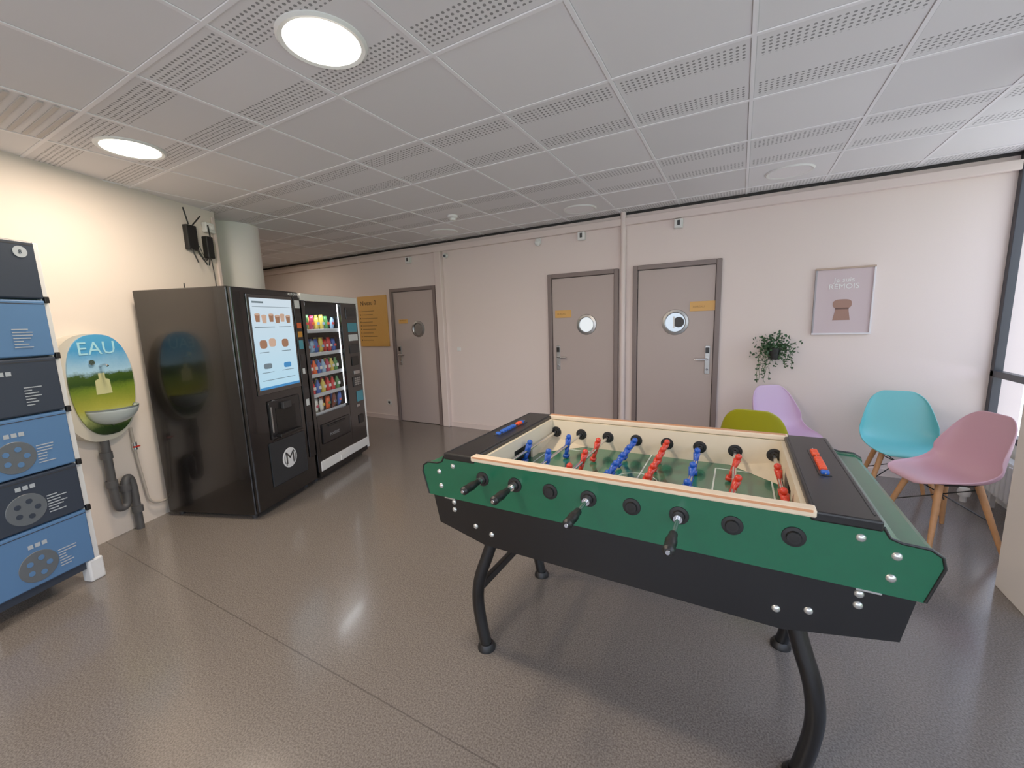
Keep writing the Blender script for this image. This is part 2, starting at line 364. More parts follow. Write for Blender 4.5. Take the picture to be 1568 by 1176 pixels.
for i,(a,b,c,d_,m_) in enumerate([(.16,.63,1.03,1.05,blu),(.18,.40,1.535,1.541,gry),(.45,.6,1.535,1.541,gry),(.2,.3,1.33,1.336,gry),(.45,.56,1.33,1.336,gry),(.18,.61,1.70,1.704,gry),(.18,.30,1.73,1.745,gry),(.2,.33,1.165,1.17,gry),(.43,.57,1.165,1.17,gry),(.2,.58,1.10,1.105,gry)]):
    box('menu_item_%d'%i,V,(a,b),(-.0245,-.023),(c,d_),m_)
box('niche_frame',V,(.22,.60),(-.022,-.012),(.60,.93),M('niche_dark',(.08,.08,.09),.35),.01)
box('niche_hole',V,(.29,.53),(-.024,-.020),(.64,.86),M('hole_black',(.008,.008,.01),.5))
box('cup_shelf',V,(.27,.55),(-.07,-.02),(.615,.64),blackp,.006);box('spout_block',V,(.36,.46),(-.05,-.02),(.84,.90),dgrey,.006)
box('niche_light',V,(.235,.25),(-.026,-.022),(.66,.88),steel,.003)
box('lower_panel',V,(.18,.62),(-.018,-.012),(.20,.58),M('panel_grey',(.11,.13,.15),.35),.006)
lg=M('logo_white',(.88,.89,.9),.5)
lathe('logo_disc',V,[(0,.003),(.085,.003),(.088,0)],lg,(.40,-.018,.395),(0,-1,0),40)
text('logo_letter',V,'M',.15,(.40,-.0225,.345),dgrey,align='CENTER')
for i,a in enumerate((-1,1)):
    tube('logo_arc_%d'%i,V,[(.40+a*.07*math.cos(t),-.0215,.395+.075*math.sin(t)) for t in [(-.9+1.8*k/6) for k in range(7)]],.003,dgrey)
gt=M('bubble_text',(.55,.56,.58),.5)
text('handle_mark',V,'o O o',.05,(.22,-.02,.90),gt)
box('pay_strip',V,(.665,.75),(-.022,-.012),(.30,1.80),M('strip_black',(.05,.05,.06),.3),.004)
sty=M('sticker_yellow',(.82,.55,.15),.5);stb=M('sticker_teal',(.25,.56,.64),.5);stw=M('sticker_white',(.82,.84,.85),.5);str_=M('sticker_orange',(.85,.35,.15),.5)
for i,(a,b,c,d_,m_) in enumerate([(.675,.74,1.70,1.77,stw),(.675,.74,1.62,1.66,dgrey),(.68,.735,1.52,1.57,str_),(.68,.735,1.44,1.49,sty),(.68,.735,1.33,1.41,stb),(.685,.73,1.22,1.28,dgrey),(.69,.72,1.10,1.15,stw),(.68,.735,.92,.97,dgrey),(.69,.73,.80,.86,stw),(.69,.725,.6,.64,dgrey)]):
    box('sticker_%d'%i,V,(a,b),(-.0245,-.022),(c,d_),m_)
text('top_label',V,'AUTOMAT',.03,(.60,-.0245,1.812),stw)
cyl('cable',V,(.12,.5,1.85),(.12,.5,1.90),.004,blackp)

V=vend_frame('snack_vending_machine',.78)
W2=.985;D2=.85
box('side_left',V,(0,.03),(.02,D2),(.04,1.84),black,.004);box('side_right',V,(W2-.03,W2),(.02,D2),(.04,1.84),black,.004)
box('back_panel',V,(.03,W2-.03),(D2-.03,D2),(.04,1.84),black)
box('top_panel',V,(0,W2),(.02,D2),(1.80,1.845),black,.004)
box('base_panel',V,(.03,W2-.03),(.02,D2-.03),(.04,.60),black)
box('inner_wall',V,(.65,W2-.03),(.02,D2-.03),(.60,1.80),black)
inw=M('interior_white',(.75,.77,.8),.5)
box('inner_back',V,(.03,.65),(.45,.46),(.60,1.80),M('interior_grey',(.45,.46,.48),.5))
box('front_top',V,(0,W2),(-.012,.02),(1.775,1.84),white,.006)
box('front_left',V,(0,.05),(-.012,.02),(.10,1.775),black,.004)
box('front_column',V,(.64,.955),(-.012,.02),(.10,1.775),black,.004)
box('front_edge',V,(.955,.985),(-.014,.02),(.07,1.775),white,.005)
box('front_low',V,(.05,.64),(-.012,.02),(.20,.66),black,.004)
box('front_bottom_bar',V,(.04,.955),(-.018,.02),(.10,.20),white,.008)
box('bottom_badge',V,(.36,.52),(-.03,-.018),(.105,.17),white,.008)
box('kick',V,(.03,.955),(0,.02),(.04,.10),blackp)
box('delivery_flap',V,(.10,.60),(-.022,-.012),(.36,.56),M('flap',(.07,.07,.08),.3),.01);box('flap_handle',V,(.2,.5),(-.035,-.022),(.52,.54),blackp,.004)
text('flap_text',V,'POUSSEZ',.04,(.22,-.0235,.42),gt)
pane('glass_pane',V,[(.05,0,.66),(.64,0,.66),(.64,0,1.775),(.05,0,1.775)])
for i in range(4):cyl('foot_%d'%i,V,((.06,.92)[i%2],(.08,.75)[i//2],0),((.06,.92)[i%2],(.08,.75)[i//2],.05),.022,dgrey)
packcols=[(.80,.10,.10),(.9,.35,.1),(.85,.75,.3),(.2,.35,.7),(.9,.9,.88),(.25,.5,.25),(.45,.2,.12),(.7,.15,.3),(.55,.7,.85),(.75,.1,.08)]
shz=[1.50,1.27,1.06,.86,.67]
pm=[M('pack_%d'%i,c,.3) for i,c in enumerate(packcols)]
def packmesh(w,h):
    bm=bmesh.new();nx,nz=4,5;G={}
    for s in (0,1):
        for i in range(nx+1):
            for j in range(nz+1):
                x=(i/nx-.5)*w;z=j/nz*h;e=math.sin(math.pi*i/nx)**.6*math.sin(math.pi*j/nz)**.5
                y=(-1 if s==0 else 1)*.022*e
                k=(s,i,j)
                if s==1 and (i in(0,nx) or j in (0,nz)):G[k]=G[(0,i,j)]
                else:G[k]=bm.verts.new((x,y,z))
    for s in (0,1):
        for i in range(nx):
            for j in range(nz):
                try:bm.faces.new((G[(s,i,j)],G[(s,i+1,j)],G[(s,i+1,j+1)],G[(s,i,j+1)]))
                except Exception:pass
    return bm2me(bm)
for si,z in enumerate(shz):
    box('shelf_%d'%si,V,(.05,.64),(.05,.45),(z-.02,z-.008),steel);box('price_rail_%d'%si,V,(.05,.64),(.035,.05),(z-.03,z+.005),inw,.002)
    n=[7,8,8,7,6][si]
    for i in range(n):
        x=.09+i*(.51/(n-1));m_=random.choice(pm)
        if si in(0,1,4):
            me=packmesh(.06,.13+.03*random.random())
            for kk in range(2):
                o=mk('snack_%d_%d_%d'%(si,i,kk),me,V,m_,(x,.09+kk*.07,z-.007),(random.uniform(-.1,.1),random.uniform(-.08,.08),random.uniform(-.2,.2)),smooth=True)
            box('label_%d_%d'%(si,i),V,(x-.018,x+.018),(.064,.068),(z+.05,z+.075),random.choice(pm))
        else:
            for kk in range(2):lathe('bottle_%d_%d_%d'%(si,i,kk),V,[(0,0),(.024,0),(.026,.01),(.026,.09),(.012,.12),(.012,.14),(0,.14)],m_,(x,.09+kk*.07,z-.007),seg=14)
            box('label_%d_%d'%(si,i),V,(x-.018,x+.018),(.060,.064),(z+.04,z+.07),pm[4])
ld=bpy.data.lights.new('led','AREA');ld.shape='RECTANGLE';ld.size=.5;ld.size_y=.03;ld.energy=1.7;ld.color=(.9,.95,1)
lo=bpy.data.objects.new('led',ld);COL.objects.link(lo);lo.parent=V;lo.location=(.35,.035,1.765);lo.rotation_euler=(math.radians(12),0,0)
for k in range(2):
    xx=.052 if k==0 else .632
    box('led_strip_%d'%k,V,(xx,xx+.006),(.022,.03),(.68,1.76),M('led_white',(.95,.97,1),.4,em=1.6))
for i,(a,b,c,d_,m_) in enumerate([(.72,.93,1.60,1.73,M('display',(.06,.08,.10),.15)),(.74,.91,1.63,1.70,dgrey),(.74,.92,1.46,1.56,stb),(.74,.92,1.36,1.43,stw),(.74,.92,1.22,1.32,dgrey),(.76,.90,1.08,1.18,blackp),(.78,.90,.98,1.02,steel),(.75,.93,.84,.95,M('keypad',(.16,.16,.17),.4)),(.80,.93,.66,.78,stb),(.80,.90,.40,.50,blackp),(.78,.84,.60,.63,steel)]):
    box('coin_part_%d'%i,V,(a,b),(-.020-.0015*(i%2),-.012),(c,d_),m_,.003)
for r_ in range(4):
    for c_ in range(3):box('key_%d_%d'%(r_,c_),V,(.775+c_*.045,.80+c_*.045),(-.026,-.02),(.855+r_*.023,.87+r_*.023),steel)

# lockers
Lk=E('locker_cabinet',(-3.49,.80,0),ANG)
fw=M('locker_frame_white',(.88,.89,.9),.4)
dk=M('locker_dark',(.15,.19,.25),.4);bl=M('locker_blue',(.29,.45,.64),.4)
box('post_right',Lk,(-.012,.02),(-.01,.03),(0.03,2.04),fw,.004);box('post_left',Lk,(-.54,-.508),(-.01,.03),(.03,2.04),fw,.004)
box('post_right_back',Lk,(-.012,.02),(.40,.44),(0,2.04),fw,.004);box('post_left_back',Lk,(-.54,-.508),(.40,.44),(0,2.04),fw,.004)
box('body',Lk,(-.508,-.012),(.02,.44),(.14,2.03),M('locker_body',(.3,.33,.37),.5))
box('side_panel',Lk,(-.010,.012),(.03,.40),(.14,2.03),fw)
zz=[2.045,1.727,1.411,1.095,.768,.474,.14]
tx=M('locker_print',(.64,.68,.72),.5);dial=M('dial_grey',(.33,.36,.39),.4)
for i in range(6):
    z1,z0=zz[i]-.004,zz[i+1]+.004;m_=dk if i%2==0 else bl
    box('box_%d'%i,Lk,(-.506,-.014),(-.035+.002*i,.02),(z0,z1),m_,.008)
    yf_=-.037+.002*i
    box('seam_%d'%i,Lk,(-.50,-.02),(yf_+.001,yf_+.004),(z1-.022,z1-.018),dgrey)
    xx=-.14
    if i in (1,2,3,4,5):
        for j in range(7):
            box('print_%d_%d'%(i,j),Lk,(xx-.04,xx-.04+random.uniform(.03,.09)),(yf_-.0005,yf_+.001),(z0+.05+j*.016,z0+.055+j*.016),tx)
        for j in range(3):box('icon_%d_%d'%(i,j),Lk,(-.30+j*.03,-.278+j*.03),(yf_-.0005,yf_+.001),(z0+.22,z0+.242),tx)
    if i>=3:
        lathe('dial_%d'%i,Lk,[(0,.002),(.085,.002),(.087,0)],dial,(-.27,yf_+.001,z0+.11),(0,-1,0),36)
        for j in range(5):
            a=j*2*math.pi/5;lathe('dial_dot_%d_%d'%(i,j),Lk,[(0,.002),(.014,.002),(.014,0)],m_,(-.27+.045*math.cos(a),yf_-.001,z0+.11+.045*math.sin(a)),(0,-1,0),14)
lathe('badge',Lk,[(0,.002),(.03,.002),(.03,0)],tx,(-.08,-.036,1.98),(0,-1,0),24)
text('badge_text',Lk,'8',.03,(-.088,-.039,1.97),dk)
for i,zc in enumerate(zz[1:-1]):box('hinge_%d'%i,Lk,(-.010,.012),(-.03,-.01),(zc-.018,zc+.018),blackp,.003)
box('foot_right',Lk,(-.05,.03),(-.02,.05),(0,.14),fw,.01);box('foot_left',Lk,(-.55,-.47),(-.02,.05),(0,.14),fw,.01)
box('plinth',Lk,(-.47,-.05),(.0,.02),(.09,.14),dk,.004)

# water fountain
Wf=E('water_fountain',tuple(MW@Vector((-.085,0,0))),ANG)
def egg(cx,z0,z1,a,n=48):
    pts=[]
    zc=(z0+z1)/2;b=(z1-z0)/2
    for i in range(n):
        t=2*math.pi*i/n;c,s=math.cos(t),math.sin(t)
        x=a*math.copysign(abs(c)**.8,c);z=b*math.copysign(abs(s)**.8,s)
        x*=1-.10*(-s if s<0 else 0)
        pts.append((cx+x,zc+z))
    return pts
prism('surround',Wf,egg(-.335,.76,1.53,.25),-.09,0,M('fountain_grey',(.78,.76,.71),.4),bev=.0)
pic=M('fountain_picture',(.5,.7,.3),.35);g=NT(pic);tc=g.n('ShaderNodeTexCoord');sp=g.n('ShaderNodeSeparateXYZ');g.l(tc.outputs['Object'],sp.inputs[0])
nn=g.n('ShaderNodeTexNoise');nn.inputs['Scale'].default_value=9;g.l(tc.outputs['Object'],nn.inputs['Vector'])
n3=g.n('ShaderNodeTexNoise');n3.inputs['Scale'].default_value=70;n3.inputs['Detail'].default_value=4;g.l(tc.outputs['Object'],n3.inputs['Vector'])
zt=g.m('ADD',g.m('ADD',sp.outputs[2],g.m('MULTIPLY',g.m('SUBTRACT',nn.outputs[0],.5),.07)),g.m('MULTIPLY',g.m('SUBTRACT',n3.outputs[0],.5),.04))
mr=g.n('ShaderNodeMapRange');mr.inputs[1].default_value=.78;mr.inputs[2].default_value=1.52;g.l(zt,mr.inputs[0])
cr=g.n('ShaderNodeValToRGB');g.l(mr.outputs[0],cr.inputs[0]);el=cr.color_ramp.elements
stops=[(0,(.08,.10,.06)),(.10,(.16,.26,.08)),(.2,(.66,.70,.42)),(.3,(.62,.62,.22)),(.48,(.38,.48,.12)),(.54,(.13,.24,.06)),(.62,(.20,.30,.08)),(.66,(.62,.80,.92)),(.85,(.24,.58,.82)),(1,(.28,.62,.84))]
el[0].position=0;el[0].color=(*lin(stops[0][1]),1);el[1].position=1;el[1].color=(*lin(stops[-1][1]),1)
for p,c in stops[1:-1]:
    e=el.new(p);e.color=(*lin(c),1)
g.l(cr.outputs[0],g.b.inputs['Base Color'])
prism('picture_panel',Wf,egg(-.305,.80,1.525,.205),-.10,-.09,pic)
text('label',Wf,'EAU',.13,(-.31,-.102,1.385),M('eau_text',(.62,.86,.95),.4),align='CENTER')
bm=bmesh.new();bmesh.ops.create_uvsphere(bm,u_segments=32,v_segments=16,radius=1)
bmesh.ops.bisect_plane(bm,geom=bm.verts[:]+bm.edges[:]+bm.faces[:],plane_co=(0,0,0),plane_no=(0,0,1),clear_outer=True)
bmesh.ops.bisect_plane(bm,geom=bm.verts[:]+bm.edges[:]+bm.faces[:],plane_co=(0,0,0),plane_no=(0,1,0),clear_outer=True)
for v in bm.verts:v.co=Vector((v.co.x*.16,v.co.y*.15,v.co.z*.13))
o=mk('bowl',bm2me(bm),Wf,M('bowl_grey',(.78,.82,.82),.3),(-.29,-.10,1.0),smooth=True);sd=o.modifiers.new('s','SOLIDIFY');sd.thickness=.012
tube('spout',Wf,[(-.31,-.10,1.30),(-.31,-.15,1.32),(-.31,-.17,1.30)],.008,chrome)
lathe('button',Wf,[(0,.01),(.018,.01),(.02,0)],chrome,(-.36,-.10,1.33),(0,-1,0))
prism('glass_print',Wf,[(-.36,1.10),(-.26,1.10),(-.265,1.20),(-.29,1.21),(-.29,1.25),(-.33,1.25),(-.33,1.21),(-.355,1.20)],-.1012,-.10,M('print_cream',(.76,.76,.55),.5))
dp=M('pipe_dark_grey',(.30,.30,.31),.45)
tube('drain',Wf,[(-.34,-.06,.80),(-.34,-.06,.52),(-.34,-.06,.50),(-.34,-.06,.30),(-.33,-.06,.22),(-.27,-.06,.22),(-.26,-.06,.30),(-.26,-.06,.42),(-.22,-.05,.44),(-.20,-.05,.38),(-.20,-.05,.20),(-.20,-.05,0)],.026,dp)
for i,(a,b) in enumerate(((-.34,.62),(-.34,.40),(-.26,.34),(-.2,.14))):cyl('coupling_%d'%i,Wf,(a,-.055,b),(a,-.055,b+.05),.035,dp)
tube('supply',Wf,[(-.13,-.03,.80),(-.13,-.03,.60),(-.10,-.03,.30),(-.09,-.03,.16),(0.02,-.03,.12),(.10,-.03,.14)],.009,M('supply_pipe',(.72,.68,.64),.4))
cyl('valve_body',Wf,(-.125,-.03,.62),(-.125,-.03,.68),.016,chrome);box('valve_lever',Wf,(-.15,-.10),(-.055,-.04),(.64,.65),red,.003)
# router
Ro=E('wifi_router',tuple(MW@Vector((.65,-.002,2.3))),ANG)
def T3(p):return (p[0]-.65,p[1],p[2]-2.3)
def rbox(n,x,y,z,m_,b):return box(n,Ro,(x[0]-.65,x[1]-.65),y,(z[0]-2.3,z[1]-2.3),m_,b)
rbox('power_box',(.50,.60),(-.05,0),(2.25,2.47),blackp,.008)
rbox('router_body',(.68,.75),(-.06,0),(2.20,2.40),blackp,.008)
rbox('junction',(.70,.80),(-.05,0),(2.44,2.53),white,.008);lathe('dome',Ro,[(0,.03),(.02,.022),(.028,0)],white,T3((.75,-.05,2.485)),(0,-1,0))
for i,(a,b,c,d_) in enumerate([(.52,2.47,.47,2.60),(.56,2.47,.63,2.56),(.52,2.26,.55,2.14),(.58,2.26,.64,2.13),(.70,2.22,.66,2.13),(.73,2.40,.70,2.50)]):
    cyl('antenna_%d'%i,Ro,T3((a,-.05,b)),T3((c,-.07,d_)),.006,blackp)
for i,(a,b) in enumerate([(.60,.70),(.58,.72),(.62,.68)]):
    tube('cable_%d'%i,Ro,[T3(q) for q in [(a,-.03,2.30),(a+.03,-.03,2.16+.03*i),(b,-.03,2.18),(b+.02,-.03,2.3)]],.003,blackp)
tube('cable_drop_1',Ro,[T3(q) for q in [(.74,-.02,2.20),(.76,-.02,2.0),(.74,-.02,1.80),(.74,-.02,1.5)]],.004,dgrey)
rbox('conduit',(.81,.84),(-.02,0),(1.3,2.6),trimM,.003)

# foosball table
F=E('foosball_table',(0,0,0))
green=M('green_laminate',(.03,.34,.225),.3,coat=.2,noise=.04,nscale=20);wood=M('pale_wood',(.88,.80,.69),.45,noise=.05,nscale=14);cream=M('cream_board',(.87,.81,.70),.45)
tblack=M('table_black',(.02,.02,.025),.36);cx=-.375
Y0,Y1=1.36,2.20
gp=[(-1.11,.945),(-1.125,.915),(-1.15,.905),(-1.205,.903),(-1.23,.885),(-1.235,.86),(-1.205,.755),(.455,.755),(.485,.86),(.48,.888),(.455,.905),(.40,.908),(.375,.918),(.36,.945)]
prism('side_near',F,gp,Y0,Y0+.028,green);prism('side_far',F,gp,Y1-.028,Y1,green)
ep=[(.20,.93),(.355,.93),(.372,.914),(.40,.903),(.455,.900),(.474,.886),(.45,.76),(.20,.76)]
prism('end_right',F,ep,Y0+.028,Y1-.028,green)
prism('end_left',F,[(2*cx-a,b) for a,b in ep],Y0+.028,Y1-.028,green)
for nm,yy in (('near',Y0),('far',Y1)):
    tube('edge_r_'+nm,F,[(.36,yy,.945),(.375,yy,.918),(.40,yy,.909),(.455,yy,.906),(.48,yy,.889),(.486,yy,.86),(.457,yy,.757)],.004,blackp,smooth=False)
    tube('edge_l_'+nm,F,[(2*cx-a,yy,b) for a,b in [(.36,.945),(.375,.918),(.40,.909),(.455,.906),(.48,.889),(.486,.86),(.457,.757)]],.004,blackp,smooth=False)
bp_=[(-1.19,.762),(-1.16,.625),(-.92,.568),(.15,.562),(.42,.62),(.445,.762)]
prism('lower_body',F,bp_,Y0+.008,Y1-.008,tblack)
b_o=M('bead_orange',(.9,.28,.12),.4);b_b=M('bead_blue',(.10,.33,.72),.4)
for nm,x0,x1 in (('r',.20,.36),('l',-1.11,-.95)):
    box('deck_'+nm,F,(x0,x1),(Y0-.005,Y1+.005),(.932,.962),tblack,.006)
    for q in (.012,.145):box('deck_groove_%s_%.3f'%(nm,q),F,(x0+q,x0+q+.004),(Y0+.03,Y1-.03),(.961,.9635),dgrey)
    xm=(x0+x1)/2
    box('score_tray_'+nm,F,(xm-.018,xm+.018),(1.68,1.98),(.961,.965),M('tray',(.12,.12,.13),.4),.001)
    cyl('score_wire_'+nm,F,(xm,1.68,.970),(xm,1.98,.970),.0025,chrome)
    for j in range(10):
        o_=.03*(j>6)+.02*(j>0)
        box('score_bead_%s_%d'%(nm,j),F,(xm-.012,xm+.012),(1.685+j*.0225+o_,1.704+j*.0225+o_),(.963,.977),(b_b if j==0 else b_o) if nm=='r' else (b_o if j in (7,8) else b_b),.004)
fieldM=M('field_green',(.10,.40,.29),.22,coat=.4)
box('field',F,(-.95,.20),(Y0+.028,Y1-.028),(.76,.80),fieldM)
lw=M('field_line',(.85,.88,.85),.4)
def fl(n,x,y):box(n,F,x,y,(.800,.8012),lw)
fl('line_mid',(cx-.003,cx+.003),(Y0+.04,Y1-.04))
for i,x in enumerate((-.90,-.68,-.07,.15)):fl('line_%d'%i,(x-.003,x+.003),(Y0+.12,Y1-.12))
for i,yy in enumerate((Y0+.12,Y1-.12)):
    fl('line_l_%d'%i,(-.95,-.68),(yy-.003,yy+.003));fl('line_r_%d'%i,(-.07,.20),(yy-.003,yy+.003))
tube('line_circle',F,[(cx+.09*math.cos(a*math.pi/12),1.78+.09*math.sin(a*math.pi/12),.800) for a in range(24)],.002,lw,cyc=True,smooth=False)
box('inner_near',F,(-.95,.20),(Y0+.028,Y0+.045),(.80,.94),cream);box('inner_far',F,(-.95,.20),(Y1-.045,Y1-.028),(.80,.94),cream)
box('rail_near',F,(-.965,.215),(Y0-.008,Y0+.036),(.942,.966),wood,.006);box('rail_far',F,(-.965,.215),(Y1-.036,Y1+.008),(.942,.966),wood,.006)
ro=M('rail_orange',(.80,.55,.38),.4)
box('rail_far_stripe',F,(-.955,.205),(Y1-.03,Y1-.005),(.9655,.9675),ro)
box('rail_near_stripe',F,(-.955,.205),(Y0-.009,Y0-.006),(.958,.965),ro)
for nm,xa,xb,sg in (('r',.185,.20,1),('l',-.95,-.935,-1)):
    box('goal_wall_a_'+nm,F,(xa,xb),(Y0+.045,1.68),(.80,.945),cream);box('goal_wall_b_'+nm,F,(xa,xb),(1.88,Y1-.045),(.80,.945),cream)
    box('goal_bar_'+nm,F,(xa,xb),(1.68,1.88),(.89,.945),cream);box('goal_mouth_'+nm,F,(xb-.004 if sg>0 else xa,xb if sg>0 else xa+.004),(1.68,1.88),(.80,.89),M('goal_black',(.02,.02,.02),.6))
    xe=xa if sg>0 else xb
    for j,(ya,yb) in enumerate(((Y0+.045,Y0+.24),(Y1-.045,Y1-.24))):
        bm=bmesh.new();v=[bm.verts.new(p) for p in ((xe,ya,.801),(xe,yb,.801),(xe-sg*.20,ya,.801),(xe,ya,.84))]
        for f in ((0,1,2),(0,1,3),(1,2,3),(0,2,3)):bm.faces.new([v[q] for q in f])
        mk('corner_ramp_%s_%d'%(nm,j),bm2me(bm),F,cream)
rods=[-.913,-.76,-.607,-.455,-.30,-.147,.007,.165]
ZR=.872
team=[0,0,1,0,1,0,1,1];cnt=[1,2,3,5,5,3,2,2]
bm=bmesh.new()
bmesh.ops.create_uvsphere(bm,u_segments=12,v_segments=8,radius=.0135,matrix=Matrix.Translation((0,0,.045)))
bmesh.ops.create_cone(bm,cap_ends=True,segments=12,radius1=.012,radius2=.020,depth=.05,matrix=Matrix.Translation((0,0,.008))@Matrix.Diagonal((.75,1.1,1,1)))
for s_ in (-1,1):
    bmesh.ops.create_cone(bm,cap_ends=True,segments=8,radius1=.0055,radius2=.007,depth=.05,matrix=Matrix.Translation((0,s_*.022,.004)))
    bmesh.ops.create_cone(bm,cap_ends=True,segments=8,radius1=.007,radius2=.010,depth=.047,matrix=Matrix.Translation((0,s_*.007,-.035)))
addbox(bm,(-.012,.014),(-.015,.015),(-.068,-.052))
me_r=bm2me(bm.copy());me_b=bm2me(bm)
rd=M('player_red',(.82,.20,.12),.35);bd=M('player_blue',(.08,.30,.70),.35);me_r.materials.append(rd);me_b.materials.append(bd)
yc=1.78
offs=[.0,.03,-.04,.0,.02,-.03,.02,-.05];angs=[.3,.15,-.25,.5,-.35,.1,-.3,.2]
spread={1:[0],2:[-.13,.13],3:[-.2,0,.2],5:[-.24,-.12,0,.12,.24]}
grip=blackp
ends={0:1.216,1:1.19,3:1.14,5:1.118}
for i,x in enumerate(rods):
    near=team[i]==0
    ya=ends[i]+.105 if near else Y0+.01
    yb=Y1+.02 if near else Y1+.12
    cyl('rod_%d'%i,F,(x,ya,ZR),(x,yb,ZR),.0078,chrome,seg=14)
    for nm,yy,ax in (('near',Y0,-1),('inner',Y1-.045,-1)):
        lathe('bushing_%s_%d'%(nm,i),F,[(.010,.0),(.010,.012),(.018,.012),(.020,.004),(.030,.003),(.031,0)],blackp,(x,yy,ZR),(0,ax,0),28)
    if not near:lathe('rod_cap_%d'%i,F,[(0,.013),(.012,.012),(.019,.006),(.02,0)],M('rubber',(.03,.03,.03),.7),(x,Y0,ZR),(0,-1,0),24)
    if near:
        lathe('rod_collar_%d'%i,F,[(.008,0),(.014,0),(.014,.02),(.008,.02)],chrome,(x,Y0-.012,ZR),(0,-1,0),20)
        lathe('handle_%d'%i,F,[(0,0),(.010,0),(.013,.005),(.0135,.025),(.0175,.05),(.0165,.072),(.014,.082),(.017,.090),(.017,.105),(.011,.113),(0,.115)],grip,(x,ya+.01,ZR),(0,-1,0),24)
        lathe('handle_cap_%d'%i,F,[(0,.003),(.006,.003),(.007,0)],chrome,(x,ya+.01-.1145,ZR),(0,-1,0),14)
    else:
        lathe('handle_%d'%i,F,[(0,0),(.013,.006),(.0135,.03),(.017,.06),(.0165,.09),(.014,.105),(.011,.128),(0,.13)],grip,(x,yb-.01,ZR),(0,1,0),24)
    for j,o_ in enumerate(spread[cnt[i]]):
        q=mk('player_%d_%d'%(i,j),me_b if near else me_r,F,None,(x,yc+o_+offs[i],ZR),(0,angs[i],math.pi if not near else 0),smooth=True)
        cyl('player_clamp_%d_%d'%(i,j),F,(x,yc+o_+offs[i]-.016,ZR),(x,yc+o_+offs[i]+.016,ZR),.010,rd if not near else bd,seg=12)
bolt=M('bolt_zinc',(.82,.83,.82),.25,.8)
for i,(a,b,gr) in enumerate([(.315,.905,0),(.392,.87,0),(.385,.805,0),(.325,.735,1),(.325,.70,1),(.215,.645,1),(.135,.625,1)]):
    for s_ in (0,1):
        x=a if s_==0 else 2*cx-a
        lathe('bolt_%d_%d'%(i,s_),F,[(0,.007),(.007,.006),(.0115,.002),(.012,0)],bolt,(x,Y0+(.008 if gr else 0),b),(0,-1,0),18)
for s_ in(0,1):
    a,b=(.315,.372) if s_==0 else (2*cx-.372,2*cx-.315)
    box('bracket_%d'%s_,F,(a,b),(Y0+.001,Y0+.008),(.748,.760),bolt,.002)
for i,(sx,yy) in enumerate([(-1,1.43),(1,1.43),(-1,2.05),(1,2.05)]):
    X0=cx
    top=.555;mid=.635;ft=.605
    tube('leg_%d'%i,F,[(X0+sx*top,yy+ (.05 if yy<1.6 else -.05),.60),(X0+sx*(top+.03),yy+(.03 if yy<1.6 else -.03),.48),(X0+sx*mid,yy,.34),(X0+sx*(mid+.01),yy,.18),(X0+sx*ft,yy,.01)],.028,tblack)
    lathe('leg_foot_%d'%i,F,[(0,0),(.042,0),(.042,.012),(.03,.03),(0,.03)],blackp,(X0+sx*ft,yy,0))
for i,sx in enumerate((-1,1)):
    box('brace_%d'%i,F,(cx+sx*.625-.012,cx+sx*.625+.012),(1.45,2.03),(.29,.33),tblack,.003)

# chairs
def chair(loc,rz,col,key):
    C=E('shell_chair',(loc[0],loc[1],0),rz)
    rows=[(-.232,.405,.09,0,0),(-.228,.422,.15,.004,0),(-.20,.434,.185,.01,0),(-.13,.435,.212,.02,0),(-.05,.428,.225,.035,0),(.03,.422,.233,.055,0),(.10,.428,.236,.085,-.01),(.15,.455,.236,.09,-.04),(.18,.505,.233,.065,-.08),(.197,.57,.226,.03,-.09),(.212,.64,.212,.01,-.075),(.226,.71,.195,0,-.055),(.238,.77,.172,-.005,-.035),(.246,.81,.138,-.006,-.02),(.25,.832,.09,-.004,-.008)]
    bm=bmesh.new();N=12;G=[]
    for (y,z,hw,lf,fw_) in rows:
        G.append([bm.verts.new((hw*math.sin(t*math.pi/2)*1.02,y+fw_*abs(t)**2.2,(z+lf*abs(t)**2.6)*1.02)) for t in [(-1+2*i/N) for i in range(N+1)]])
    for a,b in zip(G,G[1:]):
        for i in range(N):bm.faces.new((a[i],a[i+1],b[i+1],b[i]))
    o=mk('seat_shell',bm2me(bm),C,M('shell_'+key,col,.38,spec=.5),smooth=True)
    s=o.modifiers.new('so','SOLIDIFY');s.thickness=.009;s.offset=0
    s=o.modifiers.new('su','SUBSURF');s.levels=2;s.render_levels=2
    beech=M('beech',(.78,.56,.37),.5,noise=.08,nscale=30)
    for i,(a,b) in enumerate(((-1,-1),(1,-1),(-1,1),(1,1))):
        cyl('leg_%d'%i,C,(a*.215,b*.20,0),(a*.115,b*.105,.415),.013,beech,.02)
    for i,(a,b,c,d_) in enumerate((((-1,-1,1,1),)+((-1,1,1,-1),))):
        cyl('brace_%d'%i,C,(a*.16,b*.15,.20),(c*.118,d_*.108,.385),.004,blackp,seg=8)
        cyl('brace_b_%d'%i,C,(c*.16,d_*.15,.20),(a*.118,b*.108,.385),.004,blackp,seg=8)
    box('mount',C,(-.12,.12),(-.11,.11),(.405,.42),blackp,.004)
    return C
chair((1.15,4.20),math.radians(-4),(.40,.74,.76),'turquoise')
chair((1.205,3.57),math.radians(-70),(.84,.65,.71),'pink')
chair((.40,4.28),math.radians(35),(.80,.67,.81),'lilac')
chair((.14,3.52),math.radians(172),(.62,.60,.05),'mustard')

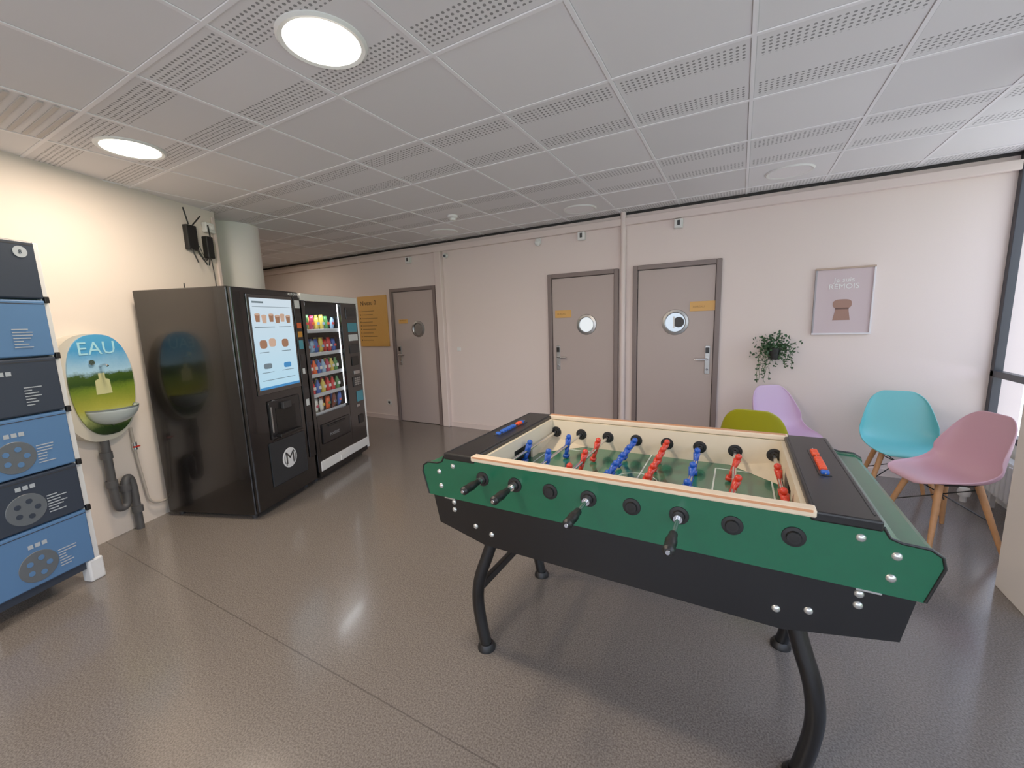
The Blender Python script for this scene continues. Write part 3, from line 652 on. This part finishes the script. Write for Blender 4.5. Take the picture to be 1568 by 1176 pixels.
# wall plant
Pl=E('hanging_plant',(.30,4.77,1.13))
lathe('pot',Pl,[(0,-.06),(.045,-.06),(.06,.03),(.062,.05),(.054,.05),(.05,.03),(0,.03)],M('pot_black',(.1,.1,.1),.4),(0,-.085,0))
box('bracket',Pl,(-.02,.02),(-.03,0),(-.03,.03),blackp)
bm=bmesh.new()
def leaf(p,s):
    d=Vector((random.gauss(0,1),random.gauss(-.5,.7),random.gauss(-.1,.8))).normalized();u=d.cross(Vector((random.gauss(0,1),random.gauss(0,1),random.gauss(0,1)))).normalized()
    n=d.cross(u)*s*.15
    v=[bm.verts.new(p),bm.verts.new(p+d*s*.35+u*s*.38+n),bm.verts.new(p+d*s*.8+u*s*.25),bm.verts.new(p+d*s),bm.verts.new(p+d*s*.8-u*s*.25),bm.verts.new(p+d*s*.35-u*s*.38+n)]
    bm.faces.new(v[:4]);bm.faces.new((v[0],v[3],v[4],v[5]))
stems=[]
for i in range(230):
    a=random.uniform(0,2*math.pi);r_=abs(random.gauss(0,.085))+.015
    p=Vector((r_*1.15*math.cos(a),-.095+min(.06,r_*.6*math.sin(a)),.06+random.uniform(0,.16)-r_*.5));leaf(p,random.uniform(.02,.035))
for i in range(18):
    x0=random.uniform(-.13,.14);ln=random.uniform(.08,.24)
    if x0<-.03: ln+=.14
    pts=[]
    for j in range(14):
        t=j/13;p=Vector((x0*(.5+.6*t**.5)+.008*math.sin(j*2+i),-.09-.03*math.sin(t*2),.07+.03*math.sin(t*3)-ln*t*t));pts.append(p)
        for q in range(2):leaf(p,random.uniform(.016,.028))
    stems.append(pts)
for v in bm.verts:v.co.y=min(v.co.y,-.004)
mk('foliage',bm2me(bm),Pl,M('plant_leaf',(.20,.33,.20),.6,noise=.4,nscale=30))
for i,p in enumerate(stems):tube('stem_%d'%i,Pl,p,.0018,M('stem_green',(.3,.4,.2),.6))

# world
wd=bpy.data.worlds.new('w');sc.world=wd;wd.use_nodes=True;nt=wd.node_tree;bg=nt.nodes['Background']
tc=nt.nodes.new('ShaderNodeTexCoord');sp=nt.nodes.new('ShaderNodeSeparateXYZ');cr=nt.nodes.new('ShaderNodeValToRGB')
nt.links.new(tc.outputs['Generated'],sp.inputs[0]);nt.links.new(sp.outputs[2],cr.inputs[0])
cr.color_ramp.elements[0].position=0;cr.color_ramp.elements[0].color=(.88,.92,1,1);cr.color_ramp.elements[1].position=.8;cr.color_ramp.elements[1].color=(.48,.64,1,1)
nt.links.new(cr.outputs[0],bg.inputs[0]);bg.inputs[1].default_value=2.2
sl=bpy.data.lights.new('sun','SUN');sl.energy=5.5;sl.color=(1,.96,.9);sl.angle=math.radians(2)
so=bpy.data.objects.new('sun',sl);COL.objects.link(so);so.location=(0,20,20);so.rotation_euler=Vector((.10,-1,-1.1)).to_track_quat('-Z','Y').to_euler()

Xc=Vector((0.8757,-0.0445,0.4808)).normalized();Yc=Vector((0.4820,0.1487,-0.8635)).normalized();Zc=Xc.cross(Yc).normalized();Yc=Zc.cross(Xc)
cd=bpy.data.cameras.new('camera');cd.sensor_width=36;cd.lens=627/1568*36;cd.clip_start=.02
co=bpy.data.objects.new('camera',cd);COL.objects.link(co)
R3=Matrix((Xc,Yc,Zc));co.matrix_world=Matrix.Translation((0,0,1.52))@R3.to_4x4()
sc.camera=co
